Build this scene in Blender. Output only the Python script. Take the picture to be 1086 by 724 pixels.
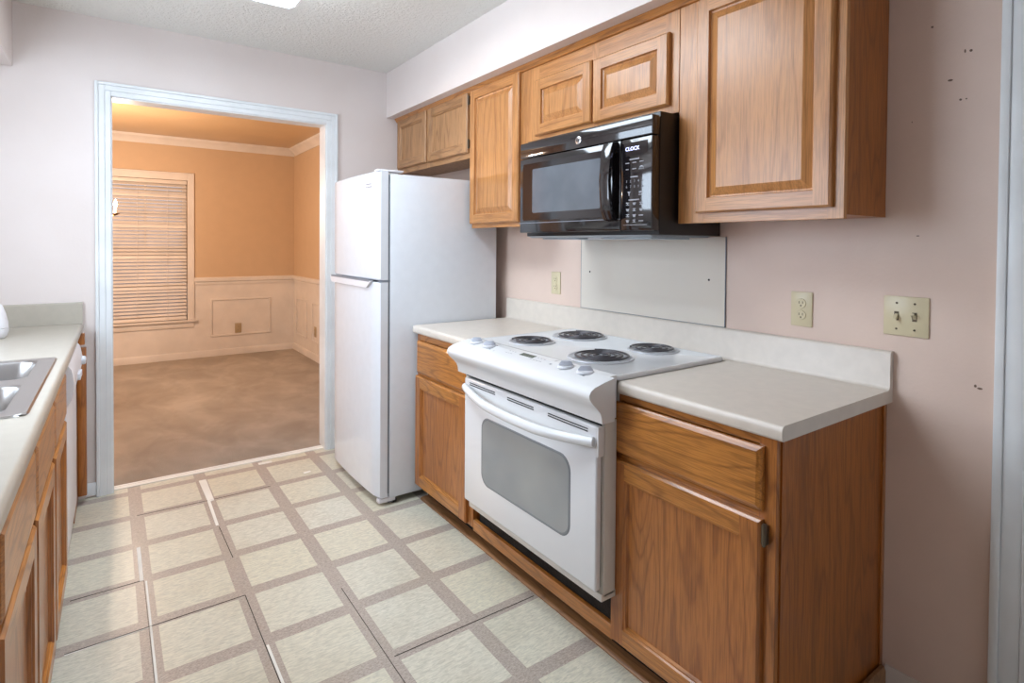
import bpy, bmesh, math, random
from mathutils import Vector, Matrix

for o in list(bpy.data.objects):
    bpy.data.objects.remove(o)
SC = bpy.context.scene
COL = SC.collection
random.seed(7)

# ------------------------------------------------------------------ camera
CAM = (-1.90032, -3.65705, 1.33692)
YAW, PITCH, ROLL, FPX = 0.62056, -0.01747, 0.00751, 599.775
cam = bpy.data.cameras.new('camera')
cam.sensor_width = 36
cam.lens = FPX / 1086 * 36
cam.shift_y = -92.475 / 1086
cam.clip_start = 0.02
co = bpy.data.objects.new('camera', cam)
COL.objects.link(co)
sy, cy, sp, cp = math.sin(YAW), math.cos(YAW), math.sin(PITCH), math.cos(PITCH)
f = Vector((sy * cp, cy * cp, sp)); r = Vector((cy, -sy, 0)); u = r.cross(f)
r2 = math.cos(ROLL) * r + math.sin(ROLL) * u
u2 = -math.sin(ROLL) * r + math.cos(ROLL) * u
m = Matrix.Identity(4)
for i in range(3):
    m[i][0] = r2[i]; m[i][1] = u2[i]; m[i][2] = -f[i]; m[i][3] = CAM[i]
co.matrix_world = m
SC.camera = co

# ------------------------------------------------------------------ light, world, exposure
SC.view_settings.view_transform = 'Standard'
SC.view_settings.look = 'None'
SC.view_settings.gamma = 1
SC.view_settings.use_curve_mapping = False
SC.view_settings.exposure = 0.08
FIXTURE_GLOW = 12.5          # fluorescent diffusers
BULB_WATTS = 17.0            # each dining bulb
w = bpy.data.worlds.new('world'); SC.world = w; w.use_nodes = True
w.node_tree.nodes['Background'].inputs[0].default_value = (0.60, 0.63, 0.78, 1)
w.node_tree.nodes['Background'].inputs[1].default_value = 0.9


def area(name, loc, rot, sx, sy_, power, col):
    l = bpy.data.lights.new(name, 'AREA'); l.shape = 'RECTANGLE'
    l.size = sx; l.size_y = sy_; l.energy = power; l.color = col
    o = bpy.data.objects.new(name, l); o.location = loc; o.rotation_euler = rot
    COL.objects.link(o); return o


# daylight through the sink window; weak fill at an added, unseen rear window
area('sink_window_daylight', (-2.69, -1.40, 1.62), (0, math.radians(-90), 0), 0.9, 1.1, 26, (0.72, 0.85, 1.0))
area('rear_fill_lamp', (-1.25, -5.91, 1.45), (math.radians(90), 0, 0), 1.8, 1.5, 6, (0.80, 0.89, 1.0))


# ------------------------------------------------------------------ materials
def srgb(c):
    return tuple((x / 255 / 12.92 if x / 255 <= 0.04045 else ((x / 255 + 0.055) / 1.055) ** 2.4) for x in c) + (1,)


class NT:
    def __init__(s, name):
        s.m = bpy.data.materials.new(name); s.m.use_nodes = True
        s.t = s.m.node_tree; s.b = s.t.nodes['Principled BSDF']

    def n(s, kind, **kw):
        nd = s.t.nodes.new(kind)
        for k, v in kw.items():
            if k.startswith('i_'):
                nd.inputs[k[2:].replace('_', ' ')].default_value = v
            else:
                setattr(nd, k, v)
        return nd

    def l(s, a, b):
        s.t.links.new(a, b)

    def math(s, op, a, b=None, c=None):
        nd = s.n('ShaderNodeMath', operation=op)
        for i, x in enumerate((a, b, c)):
            if x is None: continue
            if isinstance(x, (int, float)): nd.inputs[i].default_value = x
            else: s.l(x, nd.inputs[i])
        return nd.outputs[0]

    def noise(s, vec, scale, detail=2, rough=.5, sc=None, dist=0):
        if sc:
            mp = s.n('ShaderNodeMapping'); mp.inputs['Scale'].default_value = sc
            s.l(vec, mp.inputs[0]); vec = mp.outputs[0]
        nd = s.n('ShaderNodeTexNoise'); nd.inputs['Scale'].default_value = scale
        nd.inputs['Detail'].default_value = detail; nd.inputs['Roughness'].default_value = rough
        nd.inputs['Distortion'].default_value = dist
        s.l(vec, nd.inputs['Vector']); return nd.outputs['Fac']

    def ramp(s, fac, stops):
        nd = s.n('ShaderNodeValToRGB'); e = nd.color_ramp.elements
        e[0].position, e[0].color = stops[0]; e[1].position, e[1].color = stops[-1]
        for p, c in stops[1:-1]:
            x = e.new(p); x.color = c
        s.l(fac, nd.inputs[0]); return nd.outputs[0]

    def mix(s, fac, a, b, mode='MIX'):
        nd = s.n('ShaderNodeMix', data_type='RGBA', blend_type=mode)
        for x, i in ((fac, 0), (a, 6), (b, 7)):
            if isinstance(x, (int, float, tuple)): nd.inputs[i].default_value = x
            else: s.l(x, nd.inputs[i])
        return nd.outputs[2]

    def bump(s, h, strength, dist=.01):
        nd = s.n('ShaderNodeBump'); nd.inputs['Strength'].default_value = strength
        nd.inputs['Distance'].default_value = dist
        s.l(h, nd.inputs['Height']); s.l(nd.outputs[0], s.b.inputs['Normal'])

    def set(s, col=None, rough=None, metal=None, **kw):
        if col is not None:
            if isinstance(col, tuple): s.b.inputs['Base Color'].default_value = col
            else: s.l(col, s.b.inputs['Base Color'])
        if rough is not None: s.b.inputs['Roughness'].default_value = rough
        if metal is not None: s.b.inputs['Metallic'].default_value = metal
        for k, v in kw.items(): s.b.inputs[k.replace('_', ' ')].default_value = v
        return s.m


def plain(name, col, rough=.5, metal=0, bump=0, scale=60, var=.04, **kw):
    t = NT(name); co_ = t.n('ShaderNodeTexCoord').outputs['Object']
    fac = t.noise(co_, scale / 12, 3)
    c = srgb(col)
    d = tuple(max(0, x * (1 - 2.5 * var)) for x in c[:3]) + (1,)
    col_o = t.ramp(fac, [(.35, d), (.65, c)])
    if bump: t.bump(t.noise(co_, scale, 4), bump, .004)
    return t.set(col_o, rough, metal, **kw)


def oak(name, axis, base=(182, 116, 66), dark=(128, 74, 36), light=(205, 142, 86), rough=.33, rings=11, seed=0, k1=(8.5, 1.1), coat=.4):
    t = NT(name)
    tc = t.n('ShaderNodeTexCoord').outputs['Object']
    oi = t.n('ShaderNodeObjectInfo').outputs['Random']
    off = t.n('ShaderNodeVectorMath', operation='SCALE'); off.inputs[0].default_value = (13.1 + seed, 7.7, 5.3)
    t.l(oi, off.inputs['Scale'])
    add = t.n('ShaderNodeVectorMath', operation='ADD'); t.l(tc, add.inputs[0]); t.l(off.outputs[0], add.inputs[1])
    v = add.outputs[0]

    def s3(across, along):
        q = [across] * 3; q['xyz'.index(axis)] = along; return tuple(q)
    n1 = t.noise(v, 1.0, 1.5, .4, s3(*k1))
    wob = t.noise(v, 1.0, 3, .6, s3(24, 3.0))
    x = t.math('ADD', t.math('MULTIPLY', n1, rings), t.math('MULTIPLY', wob, 1.1))
    saw = t.math('FRACT', x)
    ring = t.ramp(saw, [(0, (1, 1, 1, 1)), (.07, (.9, .9, .9, 1)), (.20, (.16, .16, .16, 1)), (.60, (.0, .0, .0, 1)), (.90, (.30, .30, .30, 1)), (1, (.95, .95, .95, 1))])
    pores = t.noise(v, 1.0, 2, .7, s3(260, 9))
    pr = t.ramp(pores, [(.40, (1, 1, 1, 1)), (.56, (0, 0, 0, 1))])
    broad = t.noise(v, 1.0, 2, .5, s3(9, .8))
    c = t.mix(broad, srgb(base), srgb(light))
    k = t.math('MULTIPLY', ring, .54)
    c = t.mix(k, c, srgb(dark))
    c = t.mix(t.math('MULTIPLY', pr, .34), c, srgb(tuple(int(q * .7) for q in dark)))
    t.bump(t.math('ADD', pores, t.math('MULTIPLY', saw, -.3)), .10, .002)
    t.b.inputs['Coat Weight'].default_value = coat
    t.b.inputs['Coat Roughness'].default_value = .22
    return t.set(c, rough)


OV = oak('oak_upright_grain', 'z', base=(172, 104, 46), dark=(112, 60, 24), light=(186, 118, 56))
OH = oak('oak_level_grain', 'y', base=(184, 116, 50), dark=(112, 62, 24), light=(200, 134, 62), rings=13)
UV = oak('sheen_oak_upright', 'z', base=(193, 132, 76), dark=(150, 92, 44), light=(203, 145, 88), rough=.32, rings=11, k1=(5.5, .5), coat=.22)  # same oak as the base cabinets, lightened for the sheen on the uppers
UH = oak('sheen_oak_level', 'y', base=(191, 130, 74), dark=(148, 90, 44), light=(201, 143, 86), rough=.32, rings=11, k1=(5.5, .5), coat=.22)
OX = oak('oak_cross_grain', 'x')
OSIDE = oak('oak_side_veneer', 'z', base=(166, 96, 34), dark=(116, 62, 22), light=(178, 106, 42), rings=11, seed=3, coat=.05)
OLDV = oak('aged_oak_upright', 'z', coat=.1, base=(176, 128, 84), dark=(120, 80, 46), light=(192, 146, 100), rough=.45, seed=5)
OLDH = oak('aged_oak_level', 'y', coat=.1, base=(168, 120, 78), dark=(116, 78, 46), light=(184, 138, 92), rough=.45, seed=6)
SHOE = oak('shoe_moulding_oak', 'y', base=(150, 106, 66), dark=(104, 68, 38), light=(170, 124, 80), rough=.5)

wall_t = NT('kitchen_wall_paint')
tc = wall_t.n('ShaderNodeTexCoord').outputs['Object']
sm = wall_t.noise(tc, 2.2, 3)
WALLC = wall_t.ramp(sm, [(.3, srgb((222, 211, 206))), (.7, srgb((228, 218, 214)))])
wall_t.bump(wall_t.noise(tc, 90, 3), .12, .004)
WALL = wall_t.set(WALLC, .42)
WALL_BOUNCE = plain('wall_paint_warm_bounce', (228, 205, 191), .45, bump=.12, scale=90, var=.012)  # kitchen wall paint with warm bounce light put into its colour

ct = NT('knockdown_ceiling')
tc = ct.n('ShaderNodeTexCoord').outputs['Object']
ct.bump(ct.ramp(ct.noise(tc, 55, 4, .6), [(.42, (0, 0, 0, 1)), (.6, (1, 1, 1, 1))]), .55, .006)
CEIL = ct.set(srgb((236, 234, 228)), .7)

ft = NT('vinyl_floor')
tc = ft.n('ShaderNodeTexCoord').outputs['Object']
sep = ft.n('ShaderNodeSeparateXYZ'); ft.l(tc, sep.inputs[0])


def cell(o, o0, s):
    q = ft.math('DIVIDE', ft.math('SUBTRACT', o, o0), s)
    fr = ft.math('FRACT', ft.math('ADD', q, 100.5))
    return ft.math('MULTIPLY', ft.math('ABSOLUTE', ft.math('SUBTRACT', fr, .5)), s), ft.math('FLOOR', ft.math('ADD', q, 100))


dx, ix = cell(sep.outputs[0], -1.79, .311)
dy, iy = cell(sep.outputs[1], -.38, .3175)
dmin = ft.math('MINIMUM', dx, dy)
strip = ft.math('LESS_THAN', dmin, .0285)
cmb = ft.n('ShaderNodeCombineXYZ'); ft.l(ix, cmb.inputs[0]); ft.l(iy, cmb.inputs[1])
wn = ft.n('ShaderNodeTexWhiteNoise', noise_dimensions='2D'); ft.l(cmb.outputs[0], wn.inputs[0])
tilec = ft.mix(wn.outputs['Value'], srgb((224, 221, 206)), srgb((226, 221, 198)))
streak = ft.noise(tc, 1, 3, .65, (34, 150, 34), .8)
tilec = ft.mix(ft.ramp(streak, [(.35, (1, 1, 1, 1)), (.62, (0, 0, 0, 1))]), tilec, srgb((196, 194, 178)))
grain = ft.noise(tc, 1, 4, .8, (90, 260, 90), .5)
stripc = ft.ramp(grain, [(.36, srgb((150, 139, 129))), (.5, srgb((178, 167, 156))), (.64, srgb((202, 192, 181)))])
fc = ft.mix(strip, tilec, stripc)
dirt = ft.noise(tc, 3.5, 4)
fc = ft.mix(ft.math('MULTIPLY', ft.ramp(dirt, [(.5, (0, 0, 0, 1)), (.75, (1, 1, 1, 1))]), .25), fc, srgb((176, 164, 140)))
ft.bump(streak, .12, .003)
VINYL = ft.set(fc, .30)

kt = NT('carpet')
tc = kt.n('ShaderNodeTexCoord').outputs['Object']
blotch = kt.noise(tc, 1, 3, .6, (3.2, 2.0, 1), .4)
fine = kt.noise(tc, 260, 3, .7)
vac = kt.n('ShaderNodeTexVoronoi', i_Scale=2.3); kt.l(tc, vac.inputs[0])
kc = kt.ramp(blotch, [(.3, srgb((176, 160, 142))), (.5, srgb((190, 174, 155))), (.66, srgb((206, 190, 171)))])
kt.l(kt.noise(tc, 5, 2), vac.inputs['Randomness'])
kc = kt.mix(.45, kc, kt.ramp(vac.outputs['Distance'], [(.0, (.36, .36, .36, 1)), (.8, (.62, .62, .62, 1))]), 'SOFT_LIGHT')
hs = kt.n('ShaderNodeHueSaturation'); kt.l(kc, hs.inputs['Color']); hs.inputs['Saturation'].default_value = .75
kc = kt.mix(kt.math('MULTIPLY', fine, .5), hs.outputs[0], srgb((116, 102, 88)))
kt.bump(fine, .9, .01)
CARPET = kt.set(kc, 1.0)

TRIM = plain('white_trim_paint', (234, 238, 240), .35)
DTRIM = plain('dining_white_paint', (222, 214, 206), .45)
DWALL = plain('dining_tan_paint', (202, 174, 142), .6, bump=.1, scale=110, var=.012)
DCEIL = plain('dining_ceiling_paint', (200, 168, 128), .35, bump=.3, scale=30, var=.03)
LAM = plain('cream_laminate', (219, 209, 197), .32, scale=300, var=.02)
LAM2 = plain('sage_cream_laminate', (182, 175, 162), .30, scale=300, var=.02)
FRIDGE = plain('white_fridge_enamel', (226, 230, 236), .09, bump=.05, scale=240, var=.01)
GASKET = plain('grey_gasket', (128, 134, 144), .5)
ENAMEL = plain('white_range_enamel', (226, 227, 228), .16, var=.01)
ENAMEL_SHADED = plain('shaded_range_enamel', (214, 210, 202), .28, var=.01)  # the white enamel again, with shade on the range sides in its colour
BLACK = plain('black_gloss', (30, 27, 30), .07, IOR=1.75, var=.1)
BLACKG = plain('glass_grey_reflection', (104, 110, 118), .10, IOR=1.6, var=.1)  # dark glass greyed to stand in for the reflection on it
BLACKM = plain('black_satin', (26, 22, 22), .35, var=.1)
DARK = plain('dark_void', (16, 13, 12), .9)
CHROME = plain('chrome', (190, 190, 192), .18, 1)
STEEL = NT('brushed_steel')
tc = STEEL.n('ShaderNodeTexCoord').outputs['Object']
STEEL.bump(STEEL.noise(tc, 1, 2, .5, (400, 8, 400)), .08, .002)
STEEL = STEEL.set(srgb((182, 180, 178)), .28, 1)
PAN = plain('grey_drip_pan', (196, 197, 202), .35, .1)
COIL = plain('burner_coil', (80, 78, 82), .32, .4)
KNOBM = plain('white_knob', (214, 216, 222), .3, var=.01)
GREYP = plain('grey_knob_face', (184, 188, 198), .35, var=.01)
LCD = plain('green_grey_display', (108, 116, 108), .15)
MARK = plain('pale_print', (150, 150, 156), .4)
DMARK = plain('grey_print', (128, 132, 140), .4)
IVORY = plain('ivory_plastic', (216, 204, 170), .32, var=.01)
IVORYD = plain('ivory_slots', (92, 78, 56), .5)
BRASS = plain('aged_brass', (150, 112, 52), .3, .9)
HINGE = plain('dark_brass_hinge', (104, 94, 80), .35, .8)
PUTTY = plain('pale_seam_filler', (244, 242, 234), .6)
SEAM = plain('dark_seam_gap', (58, 52, 46), .9)
FILTER = plain('grey_filter', (176, 186, 196), .45, .6, bump=.5, scale=400)
BLIND = plain('cream_blind_slat', (224, 215, 206), .45)
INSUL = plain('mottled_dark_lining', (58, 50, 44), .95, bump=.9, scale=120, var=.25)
WHITEP = plain('white_plastic', (232, 232, 236), .35, var=.01)
SMUDGE = plain('wall_smudge', (176, 158, 148), .6)

gt = NT('oven_glass')
tc = gt.n('ShaderNodeTexCoord').outputs['Object']
OVENG = gt.set(gt.ramp(gt.noise(tc, 3, 2), [(.3, srgb((140, 144, 146))), (.7, srgb((160, 162, 160)))]), .10, Coat_Weight=.5)
BORD = plain('oven_glass_border', (128, 132, 136), .12, var=.01)

pt = NT('clear_panel')
PANEL = pt.set(srgb((226, 218, 206)), .05)
glass = NT('window_glass')
GLASS = glass.set((.8, .85, .9, 1), .03, Alpha=.25)


def emis(name, col, s):
    t = NT(name); t.b.inputs['Emission Color'].default_value = col
    t.b.inputs['Emission Strength'].default_value = s
    return t.set(col, .4)


DIFF = emis('lit_diffuser', (.80, .90, 1.0, 1), FIXTURE_GLOW)
BULB = emis('lit_bulb', (1.0, .66, .34, 1), 50)
VFD = emis('lit_display_digits', (.62, .66, 1, 1), 2.2)


# ------------------------------------------------------------------ mesh helpers
class B:
    """one mesh under construction"""
    def __init__(s): s.bm = bmesh.new()

    def face(s, vs, mi=0):
        try:
            fc = s.bm.faces.new([v if isinstance(v, bmesh.types.BMVert) else s.bm.verts.new(v) for v in vs])
            fc.material_index = mi; return fc
        except ValueError:
            return None

    def box(s, x0, x1, y0, y1, z0, z1, mi=0, bev=0, seg=2):
        x0, x1 = sorted((x0, x1)); y0, y1 = sorted((y0, y1)); z0, z1 = sorted((z0, z1))
        v = [s.bm.verts.new((x, y, z)) for x in (x0, x1) for y in (y0, y1) for z in (z0, z1)]
        fs = [s.bm.faces.new([v[i] for i in q]) for q in ((0, 1, 3, 2), (4, 6, 7, 5), (0, 4, 5, 1), (2, 3, 7, 6), (0, 2, 6, 4), (1, 5, 7, 3))]
        for q in fs: q.material_index = mi
        if bev:
            es = list({e for q in fs for e in q.edges})
            res = bmesh.ops.bevel(s.bm, geom=es, offset=bev, segments=seg, profile=.5, affect='EDGES')
            for q in res['faces']: q.material_index = mi
        return s

    def prism(s, poly, axis, a, b, mi=0, cap=None):
        """poly in the two other axes (in xyz order), extruded a..b along axis"""
        def P(p, t):
            q = list(p); q.insert('xyz'.index(axis), t); return q
        A = [s.bm.verts.new(P(p, a)) for p in poly]; Bv = [s.bm.verts.new(P(p, b)) for p in poly]
        n = len(poly)
        for i in range(n): s.face([A[i], A[(i + 1) % n], Bv[(i + 1) % n], Bv[i]], mi)
        s.face(A, mi if cap is None else cap); s.face(Bv[::-1], mi if cap is None else cap)
        return s

    def tube(s, pts, rad, seg=8, mi=0, closed=False, flat=1.0):
        pts = [Vector(p) for p in pts]; rings = []
        n = len(pts)
        up = Vector((0, 0, 1))
        for i, p in enumerate(pts):
            a = pts[(i - 1) % n] if (i or closed) else p
            b = pts[(i + 1) % n] if (i < n - 1 or closed) else p
            d = (b - a).normalized()
            ref = up if abs(d.dot(up)) < .95 else Vector((1, 0, 0))
            e1 = d.cross(ref).normalized(); e2 = e1.cross(d).normalized()
            rr = rad[i] if isinstance(rad, (list, tuple)) else rad
            rings.append([s.bm.verts.new(p + e1 * rr * math.cos(t) + e2 * rr * flat * math.sin(t)) for t in [2 * math.pi * k / seg for k in range(seg)]])
        for i in range(n if closed else n - 1):
            A, C = rings[i], rings[(i + 1) % n]
            for k in range(seg): s.face([A[k], A[(k + 1) % seg], C[(k + 1) % seg], C[k]], mi)
        if not closed:
            s.face(rings[0][::-1], mi); s.face(rings[-1], mi)
        return s

    def lathe(s, c, prof, axis='z', seg=32, mi=0, a0=0, sxy=(1, 1)):
        """prof: (radius, height) pairs along axis from c"""
        c = Vector(c)
        E = {'z': (Vector((1, 0, 0)), Vector((0, 1, 0)), Vector((0, 0, 1))),
             'x': (Vector((0, 1, 0)), Vector((0, 0, 1)), Vector((1, 0, 0))),
             'y': (Vector((1, 0, 0)), Vector((0, 0, 1)), Vector((0, 1, 0)))}[axis]
        prev = None
        for rr, h in prof:
            if rr < 1e-6: ring = [s.bm.verts.new(c + E[2] * h)]
            else: ring = [s.bm.verts.new(c + E[0] * rr * sxy[0] * math.cos(t) + E[1] * rr * sxy[1] * math.sin(t) + E[2] * h) for t in [a0 + 2 * math.pi * k / seg for k in range(seg)]]
            if prev:
                if len(prev) == 1 and len(ring) == 1: pass
                elif len(prev) == 1:
                    for k in range(seg): s.face([prev[0], ring[k], ring[(k + 1) % seg]], mi)
                elif len(ring) == 1:
                    for k in range(seg): s.face([prev[k], ring[0], prev[(k + 1) % seg]], mi)
                else:
                    for k in range(seg): s.face([prev[k], ring[k], ring[(k + 1) % seg], prev[(k + 1) % seg]], mi)
            prev = ring
        return s

    def text(s, txt, size, right, up, pos, mi=0, depth=.0006, align='CENTER'):
        cu = bpy.data.curves.new('lettering', 'FONT'); cu.body = txt; cu.size = size
        cu.extrude = depth / 2; cu.align_x = align; cu.align_y = 'CENTER'; cu.resolution_u = 2
        ob = bpy.data.objects.new('lettering', cu); COL.objects.link(ob)
        me = bpy.data.meshes.new_from_object(ob.evaluated_get(bpy.context.evaluated_depsgraph_get()))
        R_, U_ = Vector(right), Vector(up); N_ = R_.cross(U_); P_ = Vector(pos)
        vs = [s.bm.verts.new(P_ + R_ * v.co.x + U_ * v.co.y + N_ * v.co.z) for v in me.vertices]
        for p in me.polygons: s.face([vs[i] for i in p.vertices], mi)
        bpy.data.objects.remove(ob); bpy.data.curves.remove(cu); bpy.data.meshes.remove(me)
        return s


def rrect(x0, x1, y0, y1, rad, n=6):
    out = []
    for cx, cy_, a in ((x1 - rad, y1 - rad, 0), (x0 + rad, y1 - rad, 90), (x0 + rad, y0 + rad, 180), (x1 - rad, y0 + rad, 270)):
        for k in range(n + 1):
            t = math.radians(a + 90 * k / n); out.append((cx + rad * math.cos(t), cy_ + rad * math.sin(t)))
    return out


def finish(b, name, mats, parent=None, base=(0, 0, 0), smooth=35):
    bmesh.ops.recalc_face_normals(b.bm, faces=b.bm.faces)
    if base != (0, 0, 0): bmesh.ops.translate(b.bm, verts=b.bm.verts, vec=-Vector(base))
    me = bpy.data.meshes.new(name); b.bm.to_mesh(me); b.bm.free()
    for mt in (mats if isinstance(mats, (list, tuple)) else [mats]): me.materials.append(mt)
    me.shade_smooth(); me.set_sharp_from_angle(angle=math.radians(smooth))
    o = bpy.data.objects.new(name, me); COL.objects.link(o)
    if parent: o.parent = parent
    return o


LEFT_A = -.0125
LEFT_O = (-2.006, 0)       # the sink run stands very slightly skewed


class Thing:
    def __init__(s, name, label, cat, base, group=None, left=False, kind=None):
        s.base = tuple(base)
        s.e = bpy.data.objects.new(name, None); s.e.empty_display_size = .1; COL.objects.link(s.e)
        if left:
            c, n = math.cos(LEFT_A), math.sin(LEFT_A)
            s.e.location = (LEFT_O[0] + c * base[0] - n * base[1], LEFT_O[1] + n * base[0] + c * base[1], base[2])
            s.e.rotation_euler = (0, 0, LEFT_A)
        else:
            s.e.location = base
        if kind: s.e['kind'] = kind
        else: s.e['label'] = label; s.e['category'] = cat
        if group: s.e['group'] = group

    def part(s, name, b, mats, parent=None, label=None, smooth=35, kind=None):
        o = finish(b, name, mats, parent or s.e, s.base, smooth)
        if label: o['label'] = label
        if kind: o['kind'] = kind
        return o


def struct(name, b, mats, smooth=35):
    o = finish(b, name, mats, smooth=smooth); o['kind'] = 'structure'; return o


def front(b, side, X, ya, yb, z0, z1, style, th=.019, fr=.055):
    """a cabinet door or drawer front on the plane x=X. side -1 faces -x, +1 faces +x"""
    ya, yb = sorted((ya, yb)); W = yb - ya; H = z1 - z0

    def P(uu, vv, d):
        return (X + side * d, ya + uu, z0 + vv)
    if style == 'drawer':
        rings = [(0, 0), (0, th - .008), (.004, th - .004), (.013, th)]
    elif style == 'raised':
        rings = [(0, 0), (0, th - .006), (.006, th), (fr, th), (fr + .003, th - .010), (fr + .008, th - .012), (fr + .034, th - .001)]
    else:
        rings = [(0, 0), (0, th - .006), (.006, th), (fr, th), (fr + .003, th - .005), (fr + .008, th - .005), (fr + .012, th - .013)]
    loops = []
    for ins, d in rings:
        loops.append([b.bm.verts.new(P(*q, d)) for q in ((ins, ins), (W - ins, ins), (W - ins, H - ins), (ins, H - ins))])
    for j in range(len(loops) - 1):
        A, C = loops[j], loops[j + 1]
        for k in range(4):
            horiz = k in (0, 2)
            mi = 1 if (style == 'drawer' or horiz) else 0
            if style != 'drawer' and j == 2:
                i0 = rings[2][0]; i1 = rings[3][0]
                if k == 0:
                    b.face([P(i1, i0, th), P(W - i1, i0, th), P(W - i1, i1, th), P(i1, i1, th)], 1)
                    b.face([P(i1, H - i1, th), P(W - i1, H - i1, th), P(W - i1, H - i0, th), P(i1, H - i0, th)], 1)
                    b.face([P(i0, i0, th), P(i1, i0, th), P(i1, H - i0, th), P(i0, H - i0, th)], 0)
                    b.face([P(W - i1, i0, th), P(W - i0, i0, th), P(W - i0, H - i0, th), P(W - i1, H - i0, th)], 0)
                continue
            if style == 'raised' and j >= 3: mi = 0
            b.face([A[k], A[(k + 1) % 4], C[(k + 1) % 4], C[k]], mi)
    b.face(loops[-1], 1 if style == 'drawer' else 0)
    b.face(loops[0][::-1], 0)
    return b


# ================================================================== ROOM SHELL
XL = -2.64           # left wall
YB = -5.9            # rear wall
ZC = 2.497
WY = .12             # thickness of wall with the doorway
DY = 3.709           # far wall of the dining room
DX = -3.9
OX0, OX1, OZ = -1.885, -.757, 2.098   # doorway opening

struct('floor', B().box(XL, 0, YB, .055, -.05, 0), VINYL)
struct('floor_dining', B().box(DX, 0, .055, DY, -.05, .008), CARPET)
struct('ceiling', B().box(XL - .1, .1, YB - .1, .06, ZC, ZC + .08), CEIL)
struct('ceiling_dining', B().box(DX - .1, .1, .06, DY + .1, ZC + .005, ZC + .085), DCEIL)
# right wall (kitchen part) with a doorway at its near end
DR0, DR1 = -3.285, -4.10
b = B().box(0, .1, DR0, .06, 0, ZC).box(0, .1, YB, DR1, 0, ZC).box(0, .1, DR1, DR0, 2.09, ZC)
struct('wall_right', b, WALL_BOUNCE)
b = B().box(XL, OX0, 0, WY / 2, 0, ZC).box(OX1, 0, 0, WY / 2, 0, ZC).box(OX0, OX1, 0, WY / 2, OZ, ZC)
struct('wall_far', b, WALL)
b = B().box(DX, OX0, WY / 2, WY, 0, ZC).box(OX1, 0, WY / 2, WY, 0, ZC).box(OX0, OX1, WY / 2, WY, OZ, ZC)
struct('wall_dining_near', b, DWALL)
# left wall with the window over the sink
WA, WB_, WZ0, WZ1 = -2.0, -.80, 1.16, 2.08
b = B().box(XL - .1, XL, YB, WA, 0, ZC).box(XL - .1, XL, WB_, 0, 0, ZC).box(XL - .1, XL, WA, WB_, 0, WZ0).box(XL - .1, XL, WA, WB_, WZ1, ZC)
struct('wall_left', b, WALL)
RX0, RX1, RZ0, RZ1 = -2.2, -.3, .65, 2.1
b = B().box(XL, RX0, YB - .1, YB, 0, ZC).box(RX1, 0, YB - .1, YB, 0, ZC).box(RX0, RX1, YB - .1, YB, 0, RZ0).box(RX0, RX1, YB - .1, YB, RZ1, ZC)
struct('wall_rear', b, WALL)

# sashes of the sink window and the added rear window
b = B()
for a in ((WA, WB_, WZ0, WZ0 + .05), (WA, WB_, WZ1 - .05, WZ1), (WA, WA + .05, WZ0, WZ1), (WB_ - .05, WB_, WZ0, WZ1), ((WA + WB_) / 2 - .02, (WA + WB_) / 2 + .02, WZ0, WZ1)):
    b.box(XL - .095, XL - .065, *a)
w2 = struct('window_2', b, TRIM)
o = finish(B().box(XL - .085, XL - .081, WA, WB_, WZ0, WZ1), 'pane', GLASS, w2); o['kind'] = 'structure'
b = B()
for x0, x1, z0, z1 in ((RX0, RX1, RZ0, RZ0 + .05), (RX0, RX1, RZ1 - .05, RZ1), (RX0, RX0 + .05, RZ0, RZ1), (RX1 - .05, RX1, RZ0, RZ1), (-1.27, -1.23, RZ0, RZ1)):
    b.box(x0, x1, YB - .095, YB - .065, z0, z1)
w3 = struct('added_rear_window', b, TRIM)
o = finish(B().box(RX0, RX1, YB - .085, YB - .081, RZ0, RZ1), 'pane', GLASS, w3); o['kind'] = 'structure'

# soffits
struct('ceiling_soffit', B().box(-.350, -.001, -4.2, -.001, 2.192, ZC - .001), WALL)
struct('ceiling_soffit_left', B().box(XL + .001, -2.273, -5.0, -.001, 2.183, ZC - .001), WALL)

# dining room walls: tan above, white wainscot below
RAIL = .86


def dwall(name, x0, x1, y0, y1, hole=None):
    b = B()
    if hole:
        hx0, hx1, hz0, hz1 = hole
        b.box(x0, hx0, y0, y1, RAIL, ZC, 0).box(hx1, x1, y0, y1, RAIL, ZC, 0).box(hx0, hx1, y0, y1, hz1, ZC, 0)
        b.box(x0, hx0, y0, y1, 0, RAIL, 1).box(hx1, x1, y0, y1, 0, RAIL, 1).box(hx0, hx1, y0, y1, 0, hz0, 1)
    else:
        b.box(x0, x1, y0, y1, RAIL, ZC, 0).box(x0, x1, y0, y1, 0, RAIL, 1)
    struct(name, b, [DWALL, DTRIM])


HX0, HX1, HZ0, HZ1 = -2.36, -1.165, .452, 2.03
dwall('wall_dining_far', DX, 0, DY, DY + .1, (HX0, HX1, HZ0, HZ1))
dwall('wall_dining_right', 0, .1, .06, DY + .1)
dwall('wall_dining_left', DX - .1, DX, .06, DY + .1)

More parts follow.
